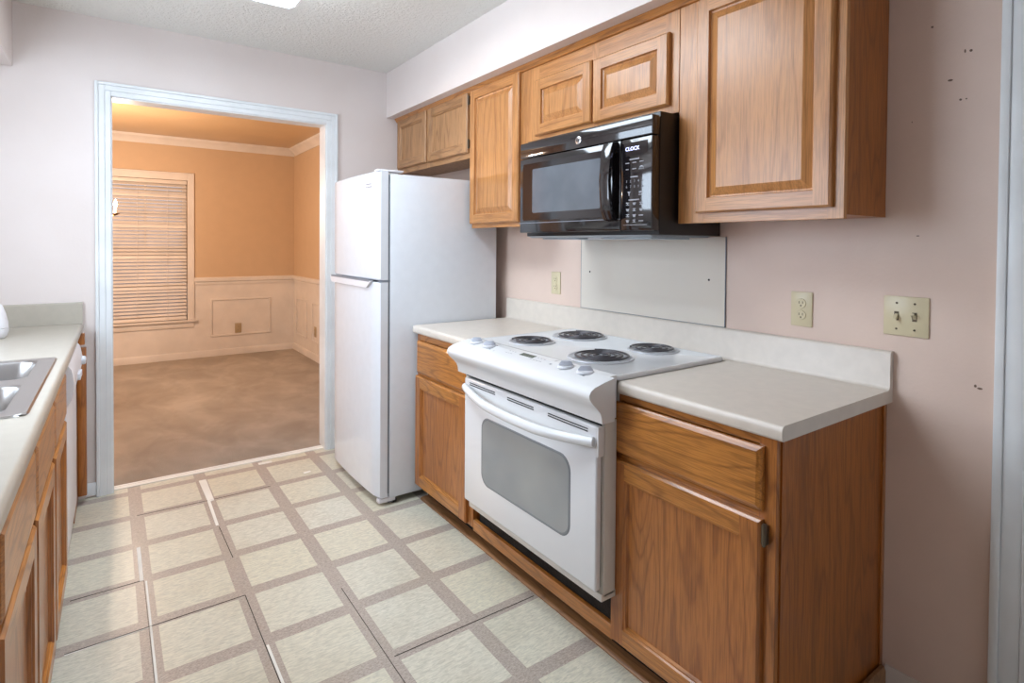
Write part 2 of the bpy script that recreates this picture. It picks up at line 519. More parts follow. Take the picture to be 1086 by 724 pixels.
# dining mouldings
def rail_y(b, y, x0, x1, prof):
    """prof: (depth, z) polygon on the wall y, facing -y"""
    b.prism([(y - d, z) for d, z in prof], 'x', x0, x1)
def rail_x(b, x, y0, y1, prof, side=-1):
    b.prism([(x + side * d, z) for d, z in prof], 'y', y0, y1)
BASEP = [(0, 0), (.014, 0), (.014, .065), (.008, .083), (0, .083)]
CHAIR = [(0, .845), (.010, .845), (.012, .875), (.026, .885), (.028, .915), (.018, .93), (0, .93)]
CROWN = [(0, ZC - .085), (.012, ZC - .085), (.02, ZC - .065), (.05, ZC - .035), (.075, ZC - .02), (.078, ZC + .004), (0, ZC + .004)]
b = B(); rail_y(b, DY, DX, 0, BASEP); rail_x(b, 0, WY, DY - .014, BASEP); struct('baseboard_dining', b, DTRIM)
b = B(); rail_y(b, DY, DX, HX0 - .07, CHAIR); rail_y(b, DY, HX1 + .066, 0, CHAIR); rail_x(b, 0, WY, DY - .028, CHAIR); struct('trim_chair_rail', b, DTRIM)
b = B(); rail_y(b, DY, DX, 0, CROWN); rail_x(b, 0, WY, DY - .078, CROWN); struct('trim_crown', b, DTRIM)


def frame_y(b, y, x0, x1, z0, z1, w_, d):
    for a in ((x0, x1, z0, z0 + w_), (x0, x1, z1 - w_, z1), (x0, x0 + w_, z0 + w_, z1 - w_), (x1 - w_, x1, z0 + w_, z1 - w_)):
        b.box(a[0], a[1], y - d, y, a[2], a[3], bev=.003, seg=1)
def frame_x(b, x, y0, y1, z0, z1, w_, d):
    for a in ((y0, y1, z0, z0 + w_), (y0, y1, z1 - w_, z1), (y0, y0 + w_, z0 + w_, z1 - w_), (y1 - w_, y1, z0 + w_, z1 - w_)):
        b.box(x - d, x, a[0], a[1], a[2], a[3], bev=.003, seg=1)
b = B(); frame_y(b, DY, -.935, -.28, .235, .675, .02, .012); frame_y(b, DY, -3.6, -2.6, .235, .675, .02, .012)
frame_x(b, 0, 3.13, 3.58, .21, .662, .02, .012); frame_x(b, 0, 2.30, 2.905, .21, .664, .02, .012); frame_x(b, 0, .5, 2.08, .21, .664, .02, .012)
struct('trim_wainscot_moulding', b, DTRIM)

# doorway casing (door_1 is the cased opening)
def casing(b, y, x0, x1, z1, w_, side):
    """stepped casing round an opening, proud of the wall plane y towards side"""
    steps = [(0, w_ * .22, .020), (w_ * .22, w_ * .62, .014), (w_ * .62, w_, .010)]   # from the outer edge inwards
    for a, c, d in steps:
        yy = y + side * d
        b.box(x0 - w_ + a, x0 - w_ + c, y, yy, 0, z1 + w_ - a, bev=.002, seg=1)
        b.box(x1 + w_ - c, x1 + w_ - a, y, yy, 0, z1 + w_ - a, bev=.002, seg=1)
        b.box(x0 - w_ + c, x1 + w_ - c, y, yy, z1 + w_ - c, z1 + w_ - a, bev=.002, seg=1)
b = B(); casing(b, 0, OX0, OX1, OZ, .069, -1); casing(b, WY, OX0, OX1, OZ, .069, 1)
b.box(OX0, OX0 + .006, 0, WY, 0, OZ).box(OX1 - .006, OX1, 0, WY, 0, OZ).box(OX0, OX1, 0, WY, OZ - .006, OZ)
struct('trim_1', b, TRIM)
# kitchen baseboards
b = B(); rail_y(b, 0, -1.998, OX0 - .07, [(0, .012), (.012, .012), (.012, .062), (.007, .076), (0, .076)]); struct('baseboard_far', b, TRIM)
b = B(); rail_x(b, 0, -3.19, -2.95, [(0, 0), (.013, 0), (.013, .068), (.007, .085), (0, .085)]); struct('baseboard_right', b, DTRIM)
b = B(); b.box(0, -.02, DR0 + .092, DR0 + .072, 0, 2.18, bev=.003); b.box(0, -.014, DR0 + .072, DR0 + .03, 0, 2.14, bev=.002); b.box(0, -.018, DR0 + .03, DR0, 0, 2.10, bev=.003)
b.box(0, -.018, DR1, DR1 - .09, 0, 2.18, bev=.003); b.box(0, -.018, DR1, DR0, 2.09, 2.18, bev=.003)
struct('trim_2', b, TRIM)
# closed white door beyond the right casing
d = B(); front(d, -1, .055, DR1 + .01, DR0 - .01, .01, 1.0, 'raised', .03, .11); front(d, -1, .055, DR1 + .01, DR0 - .01, 1.0, 2.08, 'raised', .03, .11)
struct('door_1', d, [TRIM, TRIM])

# vinyl seams and filler patches
def fstrip(b, x0, y0, x1, y1, w0, w1=None, z=.0012):
    w1 = w0 if w1 is None else w1
    if w0 <= .004: w0 *= .6; w1 *= .6
    d = Vector((x1 - x0, y1 - y0, 0)).normalized(); n = Vector((-d.y, d.x, 0))
    A, C = Vector((x0, y0, 0)), Vector((x1, y1, 0))
    q = [A + n * w0 / 2, A - n * w0 / 2, C - n * w1 / 2, C + n * w1 / 2]
    b.prism([(p.x, p.y) for p in q], 'z', 0, z)
b = B()
for a in ((-2.02, -1.352, -1.482, -1.349, .004), (-1.482, -1.349, -1.479, -1.95, .004), (-1.169, -1.514, -1.17, -2.3, .003), (-1.15, -1.97, -.585, -1.978, .004), (-2.02, -1.018, -1.80, -1.018, .004),
          (-1.79, -.372, -1.50, -.386, .003), (-1.48, -.72, -1.474, -1.04, .004), (-1.50, -.386, -1.18, -.383, .002), (-1.79, -1.02, -1.79, -1.9, .002)):
    fstrip(b, *a)
o = struct('floor_seam', b, SEAM)
b = B()
fstrip(b, -1.797, -.72, -1.797, -1.02, .014, .012); fstrip(b, -1.783, -1.03, -1.786, -1.9, .006, .007)
fstrip(b, -1.474, -.085, -1.472, -.40, .036, .030); fstrip(b, -1.481, -.40, -1.485, -.70, .014, .012); fstrip(b, -1.166, -.015, -1.09, -.02, .034, .03)
fstrip(b, -2.02, -1.358, -1.79, -1.356, .005, .003); fstrip(b, -1.474, -1.68, -1.472, -2.1, .008, .008); fstrip(b, -.98, -.305, -.94, -.30, .02, .016)
struct('floor_seam_filler', b, PUTTY)
b = B().prism([(.03, .0), (.07, .0), (.07, .010), (.03, .004)], 'x', OX0 + .006, OX1 - .006); struct('trim_threshold', b, PUTTY)

# small scars on the right wall
b = B()
for y, z, ry, rz in ((-3.035, 1.96, .003, .003), (-3.125, 1.87, .0035, .0035), (-3.112, 1.872, .002, .005), (-3.08, 1.80, .006, .003), (-3.104, 1.742, .003, .003), (-3.117, 1.742, .002, .002), (-3.01, 1.37, .004, .0015), (-2.99, 1.70, .001, .002), (-3.16, .96, .006, .003), (-3.15, .965, .003, .004)):
    b.lathe((-.0004, y, z), [(0, -.0012), (1, -.0006), (1, .0004)], 'x', 10, sxy=(ry, rz))
struct('wall_nail_scars', b, plain('scar_brown', (120, 98, 84), .7))

# ================================================================== DINING WINDOW, BLIND, CHANDELIER
b = B(); wd = .066
for a, c, d_ in ((0, .016, .022), (.016, wd, .016)):
    b.box(HX1 + wd - c, HX1 + wd - a, DY, DY - d_, HZ0, HZ1 + wd - a + .018, bev=.002, seg=1)
    b.box(HX0 - wd + a, HX0 - wd + c, DY, DY - d_, HZ0, HZ1 + wd - a + .018, bev=.002, seg=1)
    b.box(HX0 - wd + c, HX1 + wd - c, DY, DY - d_, HZ1 + wd - c + .018, HZ1 + wd - a + .018, bev=.002, seg=1)
b.box(HX0 - .02, HX1 + .02, DY, DY - .014, HZ1 - .0, HZ1 + .03)
b.box(HX0 - .095, HX1 + .095, DY + .06, DY - .04, HZ0 - .022, HZ0, bev=.004).box(HX0 - .06, HX1 + .06, DY, DY - .014, HZ0 - .085, HZ0 - .022, bev=.003)
win = struct('window_1', b, DTRIM)
b = B(); yy = DY + .07
b.box(HX0, HX0 + .045, yy, yy + .03, HZ0, HZ1).box(HX1 - .045, HX1, yy, yy + .03, HZ0, HZ1)
for z in (HZ0 + .03, (HZ0 + HZ1) / 2, HZ1 - .03): b.box(HX0, HX1, yy, yy + .03, z - .03, z + .03)
for z in (HZ0 + .39, HZ1 - .39): b.box(HX0, HX1, yy + .005, yy + .022, z - .009, z + .009)
for k in (1, 2): b.box(HX0 + (HX1 - HX0) * k / 3 - .009, HX0 + (HX1 - HX0) * k / 3 + .009, yy + .005, yy + .022, HZ0, HZ1)
o = finish(b, 'window_sash', DTRIM, win); o['kind'] = 'structure'
b = B().box(HX0, HX1, yy + .012, yy + .016, HZ0, HZ1); o = finish(b, 'pane', GLASS, win); o['kind'] = 'structure'

T = Thing('window_blind', 'cream horizontal slat blind lowered over the dining room window', 'blind', (-1.76, DY - .02, HZ0))
b = B().box(HX0 + .008, HX1 - .006, DY - .005, DY + .05, HZ1 - .045, HZ1 - .004, bev=.004); hr = T.part('headrail', b, BLIND)
b = B()
ns = 40; z0, z1 = HZ0 + .035, HZ1 - .06
for k in range(ns):
    z = z0 + (z1 - z0) * k / (ns - 1)
    t = math.radians(40 if k % 9 else 60); hw = .024
    c_, s_ = math.cos(t) * hw, math.sin(t) * hw
    p = [(DY + .024 - c_, z - s_), (DY + .024, z + .0035), (DY + .024 + c_, z + s_)]
    b.prism([p[0], p[1], p[2], (p[2][0] + .001, p[2][1] - .0028), (p[1][0] + .001, p[1][1] - .0028), (p[0][0] + .001, p[0][1] - .0028)], 'x', HX0 + .012, HX1 - .010)
T.part('slats', b, BLIND, smooth=50)
b = B().box(HX0 + .012, HX1 - .010, DY + .005, DY + .043, HZ0 + .004, HZ0 + .022, bev=.003); T.part('bottom_rail', b, BLIND)
for x in (-2.2, -1.92, -1.64, -1.36): T.part('ladder_cord', B().box(x - .0015, x + .0015, DY - .002, DY + .000, HZ0 + .01, HZ1 - .04), BLIND)

CX, CY, CZ = -2.075, 2.05, 1.56
T = Thing('chandelier', 'brass candle-arm chandelier with lit bulbs hanging in the dining room', 'chandelier', (CX, CY, 1.45))
T.part('canopy', B().lathe((CX, CY, ZC + .004), [(0, -.03), (.03, -.028), (.055, -.006), (.06, 0), (0, 0)]), BRASS)
b = B()
zc = ZC - .03
while zc > 1.80:
    b.lathe((CX, CY, zc), [(.002, 0), (.006, -.006), (.006, -.020), (.002, -.026)], seg=8); zc -= .024
T.part('chain', b, BRASS)
T.part('column', B().lathe((CX, CY, 1.44), [(0, 0), (.012, .006), (.018, .02), (.008, .04), (.034, .07), (.036, .10), (.012, .13), (.010, .20), (.024, .23), (.028, .26), (.010, .30), (.006, .36), (0, .365)]), BRASS)
for k in range(6):
    a = math.radians(60 * k - 6); R_ = .228
    ex, ey = CX + R_ * math.cos(a), CY + R_ * math.sin(a)
    pts = []
    for i in range(13):
        t = i / 12; rr = .03 + (R_ - .03) * t
        pts.append((CX + rr * math.cos(a), CY + rr * math.sin(a), 1.53 - .055 * math.sin(math.pi * min(1, t * 1.15)) + .05 * max(0, t - .75) * 2))
    arm = T.part('arm', B().tube(pts, .005, 8), BRASS)
    ze = pts[-1][2]
    T.part('drip_cup', B().lathe((ex, ey, ze), [(0, -.004), (.012, -.002), (.03, .010), (.031, .013), (.012, .008), (0, .008)], seg=20), BRASS, arm)
    T.part('candle_sleeve', B().lathe((ex, ey, ze + .008), [(.0, 0), (.011, 0), (.011, .052), (0, .054)], seg=14), BLIND, arm)
    T.part('bulb', B().lathe((ex, ey, ze + .06), [(0, 0), (.007, .002), (.013, .018), (.014, .028), (.009, .048), (.003, .064), (0, .068)], seg=14), BULB, arm, label='lit flame-shaped bulb')
    l = bpy.data.lights.new('bulb_light', 'POINT'); l.energy = BULB_WATTS; l.color = (1.0, .77, .60); l.shadow_soft_size = .03
    lo = bpy.data.objects.new('bulb_light', l); lo.location = (ex, ey, ze + .16); COL.objects.link(lo)

# ================================================================== WALL PLATES
def slot_outlet(T, P, s=1.0):
    """P(a, z, d): a along the wall (viewer's right), d proud of the wall"""
    pass


def outlet(label, base, face, group=None, mat=IVORY):
    """face 'x': on the wall x=0 facing -x; 'y': on the wall y=DY facing -y"""
    T = Thing('wall_outlet', label, 'outlet', base)
    bx_, by_, bz_ = base
    def box(b, a0, a1, z0, z1, d0, d1, bev=0, mi=0):
        if face == 'x': b.box(bx_ - d1, bx_ - d0, by_ + a0, by_ + a1, bz_ + z0, bz_ + z1, mi, bev)
        else: b.box(bx_ + a0, bx_ + a1, by_ - d1, by_ - d0, bz_ + z0, bz_ + z1, mi, bev)
    b = B(); box(b, -.036, .036, -.058, .058, 0, .006, .003); pl = T.part('cover_plate', b, mat)
    ax = 'x' if face == 'x' else 'y'
    for s in (-1, 1):
        c = Vector(base) + (Vector((-.006, 0, s * .0195)) if face == 'x' else Vector((0, -.006, s * .0195)))
        b = B(); b.lathe(c, [(0, -.003), (.0155, -.003), (.0165, -.0015), (.0165, .002)], ax, 20)
        rc = T.part('receptacle', b, mat)
        b = B()
        for a in (-.006, .006): box(b, a - .0012, a + .0012, s * .0195 - .001, s * .0195 + .007, .0088, .0094)
        box(b, -.0024, .0024, s * .0195 - .010, s * .0195 - .005, .0088, .0094)
        T.part('slots', b, IVORYD, rc)
    b = B(); b.lathe(Vector(base) + (Vector((-.006, 0, 0)) if face == 'x' else Vector((0, -.006, 0))), [(0, -.0015), (.003, -.001), (.0035, .001)], ax, 10); T.part('screw', b, mat)
    return T


outlet('ivory duplex outlet on the wall left of the pale range panel', (0, -1.398, 1.138), 'x')
outlet('ivory duplex outlet above the right worktop, between range panel and switches', (0, -2.680, 1.127), 'x')
IV2 = plain('tan_outlet_plastic', (168, 148, 116), .4, var=.01)
outlet('tan outlet inside the framed wainscot panel of the dining room far wall', (-.64, DY, .318), 'y', mat=IV2)
outlet('tan outlet low on the dining room side wall beside the doorway edge', (0, 2.80, .334), 'x', mat=IV2)
T = Thing('light_switch', 'ivory two-toggle light switch plate on the bare right wall', 'light switch', (0, -2.985, 1.135))
pl = T.part('cover_plate', B().box(-.006, 0, -2.985 - .058, -2.985 + .058, 1.135 - .058, 1.135 + .058, bev=.003), IVORY)
for s in (-1, 1):
    y = -2.985 + s * .023
    h = T.part('toggle_frame', B().box(-.0066, -.005, y - .006, y + .006, 1.135 - .013, 1.135 + .013), IVORYD)
    T.part('toggle', B().prism([(-.006, 1.128), (-.022, 1.135 + s * -.012), (-.022, 1.135 + s * -.006), (-.006, 1.142)], 'y', y - .0042, y + .0042), IVORY, h)
    for zz in (-.038, .038): T.part('screw', B().lathe((-.006, y, 1.135 + zz), [(0, -.0015), (.003, -.001), (.0035, .001)], 'x', 10), IVORYD)

# ================================================================== RIGHT SIDE: UPPER CABINETS
UF = -.265    # face of the upper face frames
ZT = 2.190
def upper(name, label, ya, yb, zb, doors, style, mats, side_mat, zdoor, frames, hinges=(), group=None, depth=UF):
    ya, yb = sorted((ya, yb))
    T = Thing(name, label, 'cabinet', (depth / 2, (ya + yb) / 2, zb))
    b = B().box(-.002, depth + .018, ya, yb, zb + .012, ZT); T.part('cabinet_body', b, side_mat)
    b = B()
    for q in frames:      # (y0, y1, z0, z1, grain)
        b.box(depth - (.0005 if q[4] == 0 else 0), depth + .018, q[0] + (.003 if q[4] else 0), q[1] - (.003 if q[4] else 0), (q[2] if q[4] else frames[0][2]), (q[3] if q[4] else frames[1][3]), q[4], bev=.0012, seg=1)
    T.part('face_frame', b, mats)
    for (d0, d1, z0, z1, st, hg) in doors:
        dd = B(); front(dd, -1, depth - .001, d0, d1, z0, z1, st, .019, .048)
        do = T.part('door', dd, mats, smooth=12)
        for (hy, hz) in hg:
            h = B().box(depth - .017, depth - .0005, hy - .006, hy + .006, hz - .022, hz + .022, bev=.002).lathe((depth - .014, hy, hz - .026), [(0, 0), (.004, 0), (.004, .052), (0, .052)], seg=10)
            T.part('hinge', h, HINGE, do)
    return T


# over the fridge
y0, y1 = -.984, -.004
upper('wall_cabinet', 'short two-door oak wall cabinet above the white refrigerator', y0, y1, 1.812,
      [(-.455, -.03, 1.846, 2.172, 'flat', []), (-.957, -.480, 1.843, 2.172, 'flat', [(-.965, 2.13), (-.965, 1.89)])], 'flat', [OLDV, OLDH], OLDV, None,
      [(y0, y1, 1.812, 1.85, 1), (y0, y1, 2.165, ZT, 1), (y1 - .03, y1, 1.85, 2.165, 0), (y0, y0 + .035, 1.85, 2.165, 0), (-.49, -.445, 1.85, 2.165, 0)])
# tall narrow one
y0, y1 = -1.447, -.986
upper('wall_cabinet', 'tall narrow single-door oak wall cabinet between refrigerator and microwave', y0, y1, 1.424,
      [(-1.438, -.989, 1.447, 2.172, 'raised', [])], 'raised', [UV, UH], UV, None,
      [(y0, y1, 1.424, 1.46, 1), (y0, y1, 2.165, ZT, 1), (y1 - .03, y1, 1.46, 2.165, 0), (y0, y0 + .03, 1.46, 2.165, 0)])
# over the microwave
y0, y1 = -2.372, -1.449
upper('wall_cabinet', 'short oak wall cabinet with two raised-panel doors directly over the microwave', y0, y1, 1.806,
      [(-1.942, -1.562, 1.842, 2.098, 'raised', []), (-2.336, -1.952, 1.836, 2.094, 'raised', [])], 'raised', [UV, UH], UV, None,
      [(y0, y1, 1.806, 1.86, 1), (y0, y1, 2.075, ZT, 1), (-1.58, y1, 1.86, 2.075, 0), (y0, -2.31, 1.86, 2.075, 0), (-1.97, -1.93, 1.86, 2.075, 0)])
# big one
y0, y1 = -2.926, -2.374
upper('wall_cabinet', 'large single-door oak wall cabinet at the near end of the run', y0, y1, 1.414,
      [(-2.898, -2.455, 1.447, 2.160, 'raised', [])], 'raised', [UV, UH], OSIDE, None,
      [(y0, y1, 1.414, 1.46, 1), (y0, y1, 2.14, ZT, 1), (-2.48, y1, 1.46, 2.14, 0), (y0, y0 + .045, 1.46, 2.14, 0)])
# cornice strip under the soffit
b = B().prism([(-.266, 2.166), (-.276, 2.168), (-.283, 2.180), (-.292, 2.1915), (-.266, 2.1915)], 'y', -2.93, -.003)
struct('trim_3', b, OH)

# ================================================================== REFRIGERATOR
FY0, FY1, FX, FZ = -.967, -.262, -.81, 1.700
T = Thing('refrigerator', 'white top-freezer refrigerator standing beside the dining room doorway', 'refrigerator', (-.45, -.61, 0))
body = T.part('cabinet_body', B().box(-.735, -.086, FY0, FY1, .035, 1.690, bev=.006), FRIDGE)
T.part('door_gasket', B().box(-.745, -.735, FY0 + .008, FY1 - .008, .06, 1.685), GASKET)


def fdoor(z0, z1, notch):
    """bowed door; notch: z at which the finger pull is cut ('top' or 'bottom')"""
    n = 14; b = B()
    cols = []
    for i in range(n + 1):
        t = i / n; y = FY0 + (FY1 - FY0) * t
        bow = .012 * (1 - (2 * t - 1) ** 2)
        e = min(t, 1 - t) * (FY1 - FY0)
        rnd = .012 * max(0, 1 - e / .012) if e < .012 else 0
        cols.append((-.798 - bow + rnd, y))
    poly = cols + [(-.747, FY1), (-.747, FY0)]
    # vertical build with rounded top edge
    zs = [(z0, .006), (z0 + .006, 0), (z1 - .006, 0), (z1, .006)]
    rings = []
    for z, ins in zs:
        rings.append([b.bm.verts.new((x + (ins if k <= n else 0), y, z)) for k, (x, y) in enumerate(poly)])
    for A, C in zip(rings, rings[1:]):
        for k in range(len(poly)): b.face([A[k], A[(k + 1) % len(poly)], C[(k + 1) % len(poly)], C[k]])
    b.face(rings[0][::-1]); b.face(rings[-1])
    return b


ud = T.part('freezer_door', fdoor(1.152, FZ, 'bottom'), FRIDGE)
ld = T.part('fresh_food_door', fdoor(.045, 1.140, 'top'), FRIDGE)
# finger pull moulded in the top of the lower door
b = B().prism([(FY1 - .012, 1.135), (FY1 - .04, 1.108), (FY0 + .12, 1.108), (FY0 + .055, 1.146), (FY1 - .012, 1.146)], 'x', -.818, -.803)
T.part('handle', b, WHITEP, ld)
T.part('handle_recess', B().box(-.8185, -.80, FY0 + .075, FY1 - .03, 1.1405, 1.150), GASKET, ld)
T.part('hinge_cover', B().box(-.80, -.66, FY0 + .004, FY0 + .06, 1.700, 1.710, bev=.004), WHITEP)
T.part('hinge', B().box(-.79, -.735, FY0 + .002, FY0 + .03, 1.1405, 1.1515), GASKET)
T.part('hinge', B().box(-.79, -.70, FY0 + .004, FY0 + .04, .018, .040, bev=.003), WHITEP)
T.part('toe_grille', B().box(-.735, -.70, FY0 + .02, FY1 - .02, .005, .035), GASKET)
for y in (FY0 + .035, FY1 - .035):
    for x in (-.70, -.15): T.part('leveling_foot', B().lathe((x, y, 0), [(0, 0), (.018, 0), (.018, .012), (.008, .014), (.008, .036)], seg=14), BLACKM)
b = B()
for z, segs in ((1.641, ((-.88, -.84), (-.838, -.822), (-.82, -.80))), (1.626, ((-.885, -.862), (-.858, -.836), (-.832, -.81)))):
    for a, c in segs: b.box(-.8062, -.8035, a, c, z - .003, z + .003)
T.part('name_print', b, DMARK, ud)

# ================================================================== BASE CABINETS, RIGHT
BF = -.592    # face frames
LIP = -.615
SM = [OV, OH]


def base_cab(name, label, ya, yb, drawer, door, frames, side_mat, hinge=None, ztop=.874, left=False, X=BF, depth0=-.003, side=-1, toe=True):
    ya, yb = sorted((ya, yb))
    T = Thing(name, label, 'cabinet', ((X + depth0) / 2, (ya + yb) / 2, 0), left=left)
    s18 = .018 * -side
    T.part('cabinet_body', B().box(depth0, X + s18, ya, yb, .10, ztop), side_mat)
    b = B()
    for q in frames: b.box(X + (side * .0005 if q[4] == 0 else 0), X + s18, q[0] + (.003 if q[4] else 0), q[1] - (.003 if q[4] else 0), (q[2] if q[4] else frames[0][2]), (q[3] if q[4] else frames[1][3]), q[4], bev=.0012, seg=1)
    T.part('face_frame', b, SM)
    if drawer:
        for (a, c, z0, z1) in drawer:
            d = B(); front(d, side, X + side * .001, a, c, z0, z1, 'drawer'); T.part('drawer', d, SM, smooth=12)
    if door:
        for (a, c, z0, z1) in door:
            d = B(); front(d, side, X + side * .001, a, c, z0, z1, 'flat'); do = T.part('door', d, SM, smooth=12)
            if hinge:
                for hz in hinge[1]:
                    hy = hinge[0]
                    T.part('hinge', B().box(X - .018, X - .0005, hy - .006, hy + .006, hz - .024, hz + .024, bev=.002).lathe((X - .015, hy, hz - .028), [(0, 0), (.004, 0), (.004, .056), (0, .056)], seg=10), HINGE, do)
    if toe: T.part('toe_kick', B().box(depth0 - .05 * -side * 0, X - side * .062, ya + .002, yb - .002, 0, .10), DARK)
    return T


y0, y1 = -1.545, -.992
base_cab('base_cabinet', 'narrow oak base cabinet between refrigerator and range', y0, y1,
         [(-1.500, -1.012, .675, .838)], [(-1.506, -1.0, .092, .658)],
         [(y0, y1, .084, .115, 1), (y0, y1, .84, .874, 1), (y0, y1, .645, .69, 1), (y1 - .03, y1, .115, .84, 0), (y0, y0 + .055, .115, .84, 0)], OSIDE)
y0, y1 = -2.930, -2.392
bc = base_cab('base_cabinet', 'oak base cabinet at the near right end with one drawer over one door', y0, y1,
              [(-2.900, -2.402, .690, .848)], [(-2.900, -2.400, .092, .668)],
              [(y0, y1, .084, .115, 1), (y0, y1, .85, .874, 1), (y0, y1, .65, .70, 1), (y1 - .03, y1, .115, .85, 0), (y0, y0 + .045, .115, .85, 0)], OSIDE, hinge=(-2.908, (.635, .15)))
# flush end panel and scribe strip
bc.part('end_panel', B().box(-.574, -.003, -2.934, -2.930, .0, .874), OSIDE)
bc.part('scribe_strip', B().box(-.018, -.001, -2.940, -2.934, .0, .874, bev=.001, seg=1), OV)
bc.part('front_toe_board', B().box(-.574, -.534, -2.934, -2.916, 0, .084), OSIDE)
# rail under the range
T = Thing('range_surround', 'oak rail framing the dark gap below the range', 'cabinet rail', (BF, -1.97, 0))
T.part('rail', B().box(BF, BF + .018, -2.391, -1.546, .072, .120, 0, bev=.0015, seg=1), OH)
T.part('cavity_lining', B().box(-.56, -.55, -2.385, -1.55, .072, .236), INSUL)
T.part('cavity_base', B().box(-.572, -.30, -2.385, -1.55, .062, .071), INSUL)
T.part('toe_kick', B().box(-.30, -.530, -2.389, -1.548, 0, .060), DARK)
b = B().prism([(-.530, 0), (-.575, 0), (-.575, .005), (-.571, .010), (-.562, .013), (-.530, .013)], 'y', -2.92, -.995)
struct('trim_shoe_moulding', b, SHOE)
b = B().prism([(-2.941, 0), (-2.955, 0), (-2.955, .070), (-2.950, .083), (-2.941, .083)], 'x', -.534, -.014)
struct('baseboard_cabinet_end', b, SHOE)

# ================================================================== WORKTOP, RIGHT
def lip_profile(xf, xb, zt, zb, side=-1, rad=.014):
    """rounded front edge; xf front, xb back"""
    s = -side
    pts = [(xb, zb), (xf + s * .006, zb)]
    pts += [(xf + s * .002, zb + .003), (xf, zb + .008)]
    for k in range(7):
        t = math.radians(90 * k / 6); pts.append((xf + s * (rad - rad * math.cos(t)), zt - rad + rad * math.sin(t)))
    pts.append((xb, zt)); return pts


T = Thing('worktop', 'cream laminate worktop with backsplash along the right wall, on both sides of the range', 'worktop', (-.3, -1.95, .876))
prof = lip_profile(LIP, -.001, .914, .876)
T.part('counter_slab', B().prism(prof, 'y', -1.598, -.978), LAM)
T.part('counter_slab', B().prism(prof, 'y', -2.954, -2.428), LAM)
T.part('rear_strip', B().box(-.045, -.001, -2.4275, -1.5985, .876, .914), LAM)
sp_ = [(-.001, .9142), (-.030, .9142), (-.024, .918), (-.021, .925), (-.021, 1.018), (-.019, 1.024), (-.014, 1.028), (-.001, 1.028)]
T.part('backsplash', B().prism(sp_, 'y', -2.954, -.978), LAM)

# clear panel behind the range
T = Thing('splash_panel', 'pale grey glossy rectangular sheet screwed to the wall behind the range', 'splash panel', (-.004, -1.99, 1.03))
T.part('sheet', B().box(-.006, -.0015, -2.392, -1.592, 1.0295, 1.371), PANEL)
eb = B()
for a in ((-2.3925, -2.390, 1.0295, 1.371), (-1.594, -1.5915, 1.0295, 1.371), (-2.392, -1.592, 1.0285, 1.0305)):
    eb.box(-.0065, -.001, *a)
T.part('edge', eb, GASKET)
for y, z in ((-1.655, 1.208), (-2.32, 1.205)): T.part('screw', B().lathe((-.006, y, z), [(0, -.003), (.0035, -.002), (.0045, 0)], 'x', 12), BLACKM)

# ================================================================== RANGE
RY0, RY1 = -2.417, -1.633      # oven door
T = Thing('range', 'white slide-in electric coil range with oven set between the oak base cabinets', 'range', (-.36, -2.02, .13))
T.part('oven_body', B().box(-.655, -.06, -2.389, -1.60, .262, .80, bev=.002), ENAMEL_SHADED)
T.part('side_trim', B().box(-.664, -.6125, -2.424, -2.3905, .250, .796, bev=.003), ENAMEL_SHADED)
T.part('side_trim', B().box(-.664, -.6125, -1.6285, -1.598, .250, .796, bev=.003), ENAMEL_SHADED)
T.part('bottom_ledge', B().box(-.672, -.60, -2.424, -1.640, .238, .262, bev=.004), ENAMEL_SHADED)
# console, profile in x,z
cons = [(-.646, .9325), (-.690, .924), (-.728, .914), (-.744, .906), (-.752, .894), (-.750, .882), (-.738, .866), (-.720, .850), (-.706, .834), (-.700, .818), (-.698, .800), (-.646, .800)]
T.part('control_console', B().prism(cons, 'y', -2.446, -1.590).prism([(-.6165, .934), (-.6461, .9325), (-.6461, .800), (-.6165, .800)], 'y', -2.424, -1.592), ENAMEL, smooth=50)
# cooktop with raised rim
b = B()
r0 = rrect(-.616, -.050, -2.424, -1.588, .022)
r1 = rrect(-.614, -.053, -2.421, -1.591, .020)
r2_ = rrect(-.590, -.065, -2.409, -1.603, .014)
L = []
for rr, z in ((r0, .9150), (r0, .924), (r1, .929), (r2_, .929), ([(x, y) for x, y in rrect(-.582, -.073, -2.401, -1.611, .012)], .9245)):
    L.append([b.bm.verts.new((x, y, z)) for x, y in rr])
for A, C in zip(L, L[1:]):
    for k in range(len(A)): b.face([A[k], A[(k + 1) % len(A)], C[(k + 1) % len(A)], C[k]])
b.face(L[-1]); b.face(L[0][::-1])
T.part('cooktop', b, ENAMEL, smooth=30)
T.part('cooktop_well', B().box(-.598, -.058, -2.415, -1.60, .80, .9148), ENAMEL_SHADED)
for bx_, by_, R_ in ((-.440, -1.765, .078), (-.178, -1.775, .100), (-.432, -2.165, .100), (-.152, -2.172, .078)):
    zt = .925
    rn = B().lathe((bx_, by_, zt), [(R_ + .022, 0), (R_ + .021, .004), (R_ + .015, .005), (R_ + .010, .0015), (R_ - .01, .0004), (0, .0004)], seg=48)
    bu = T.part('burner', rn, PAN)
    pts = []; turns = 4 if R_ > .09 else 3.2
    N = int(turns * 34)
    for i in range(N + 1):
        t = i / N; rr = .018 + (R_ + .008 - .018) * t; a = 2 * math.pi * turns * t + 1.0
        pts.append((bx_ + rr * math.cos(a), by_ + rr * math.sin(a), zt + .009))
    T.part('coil', B().tube(pts, 0.0046, 8, flat=.8), COIL, bu)
    sb = B()
    for k in range(3):
        a = math.radians(120 * k + 30)
        c_, s_ = math.cos(a), math.sin(a)
        sb.tube([(bx_, by_, zt + .003), (bx_ + R_ * c_, by_ + R_ * s_, zt + .003)], .0022, 6)
    T.part('coil_support', sb, PAN, bu)
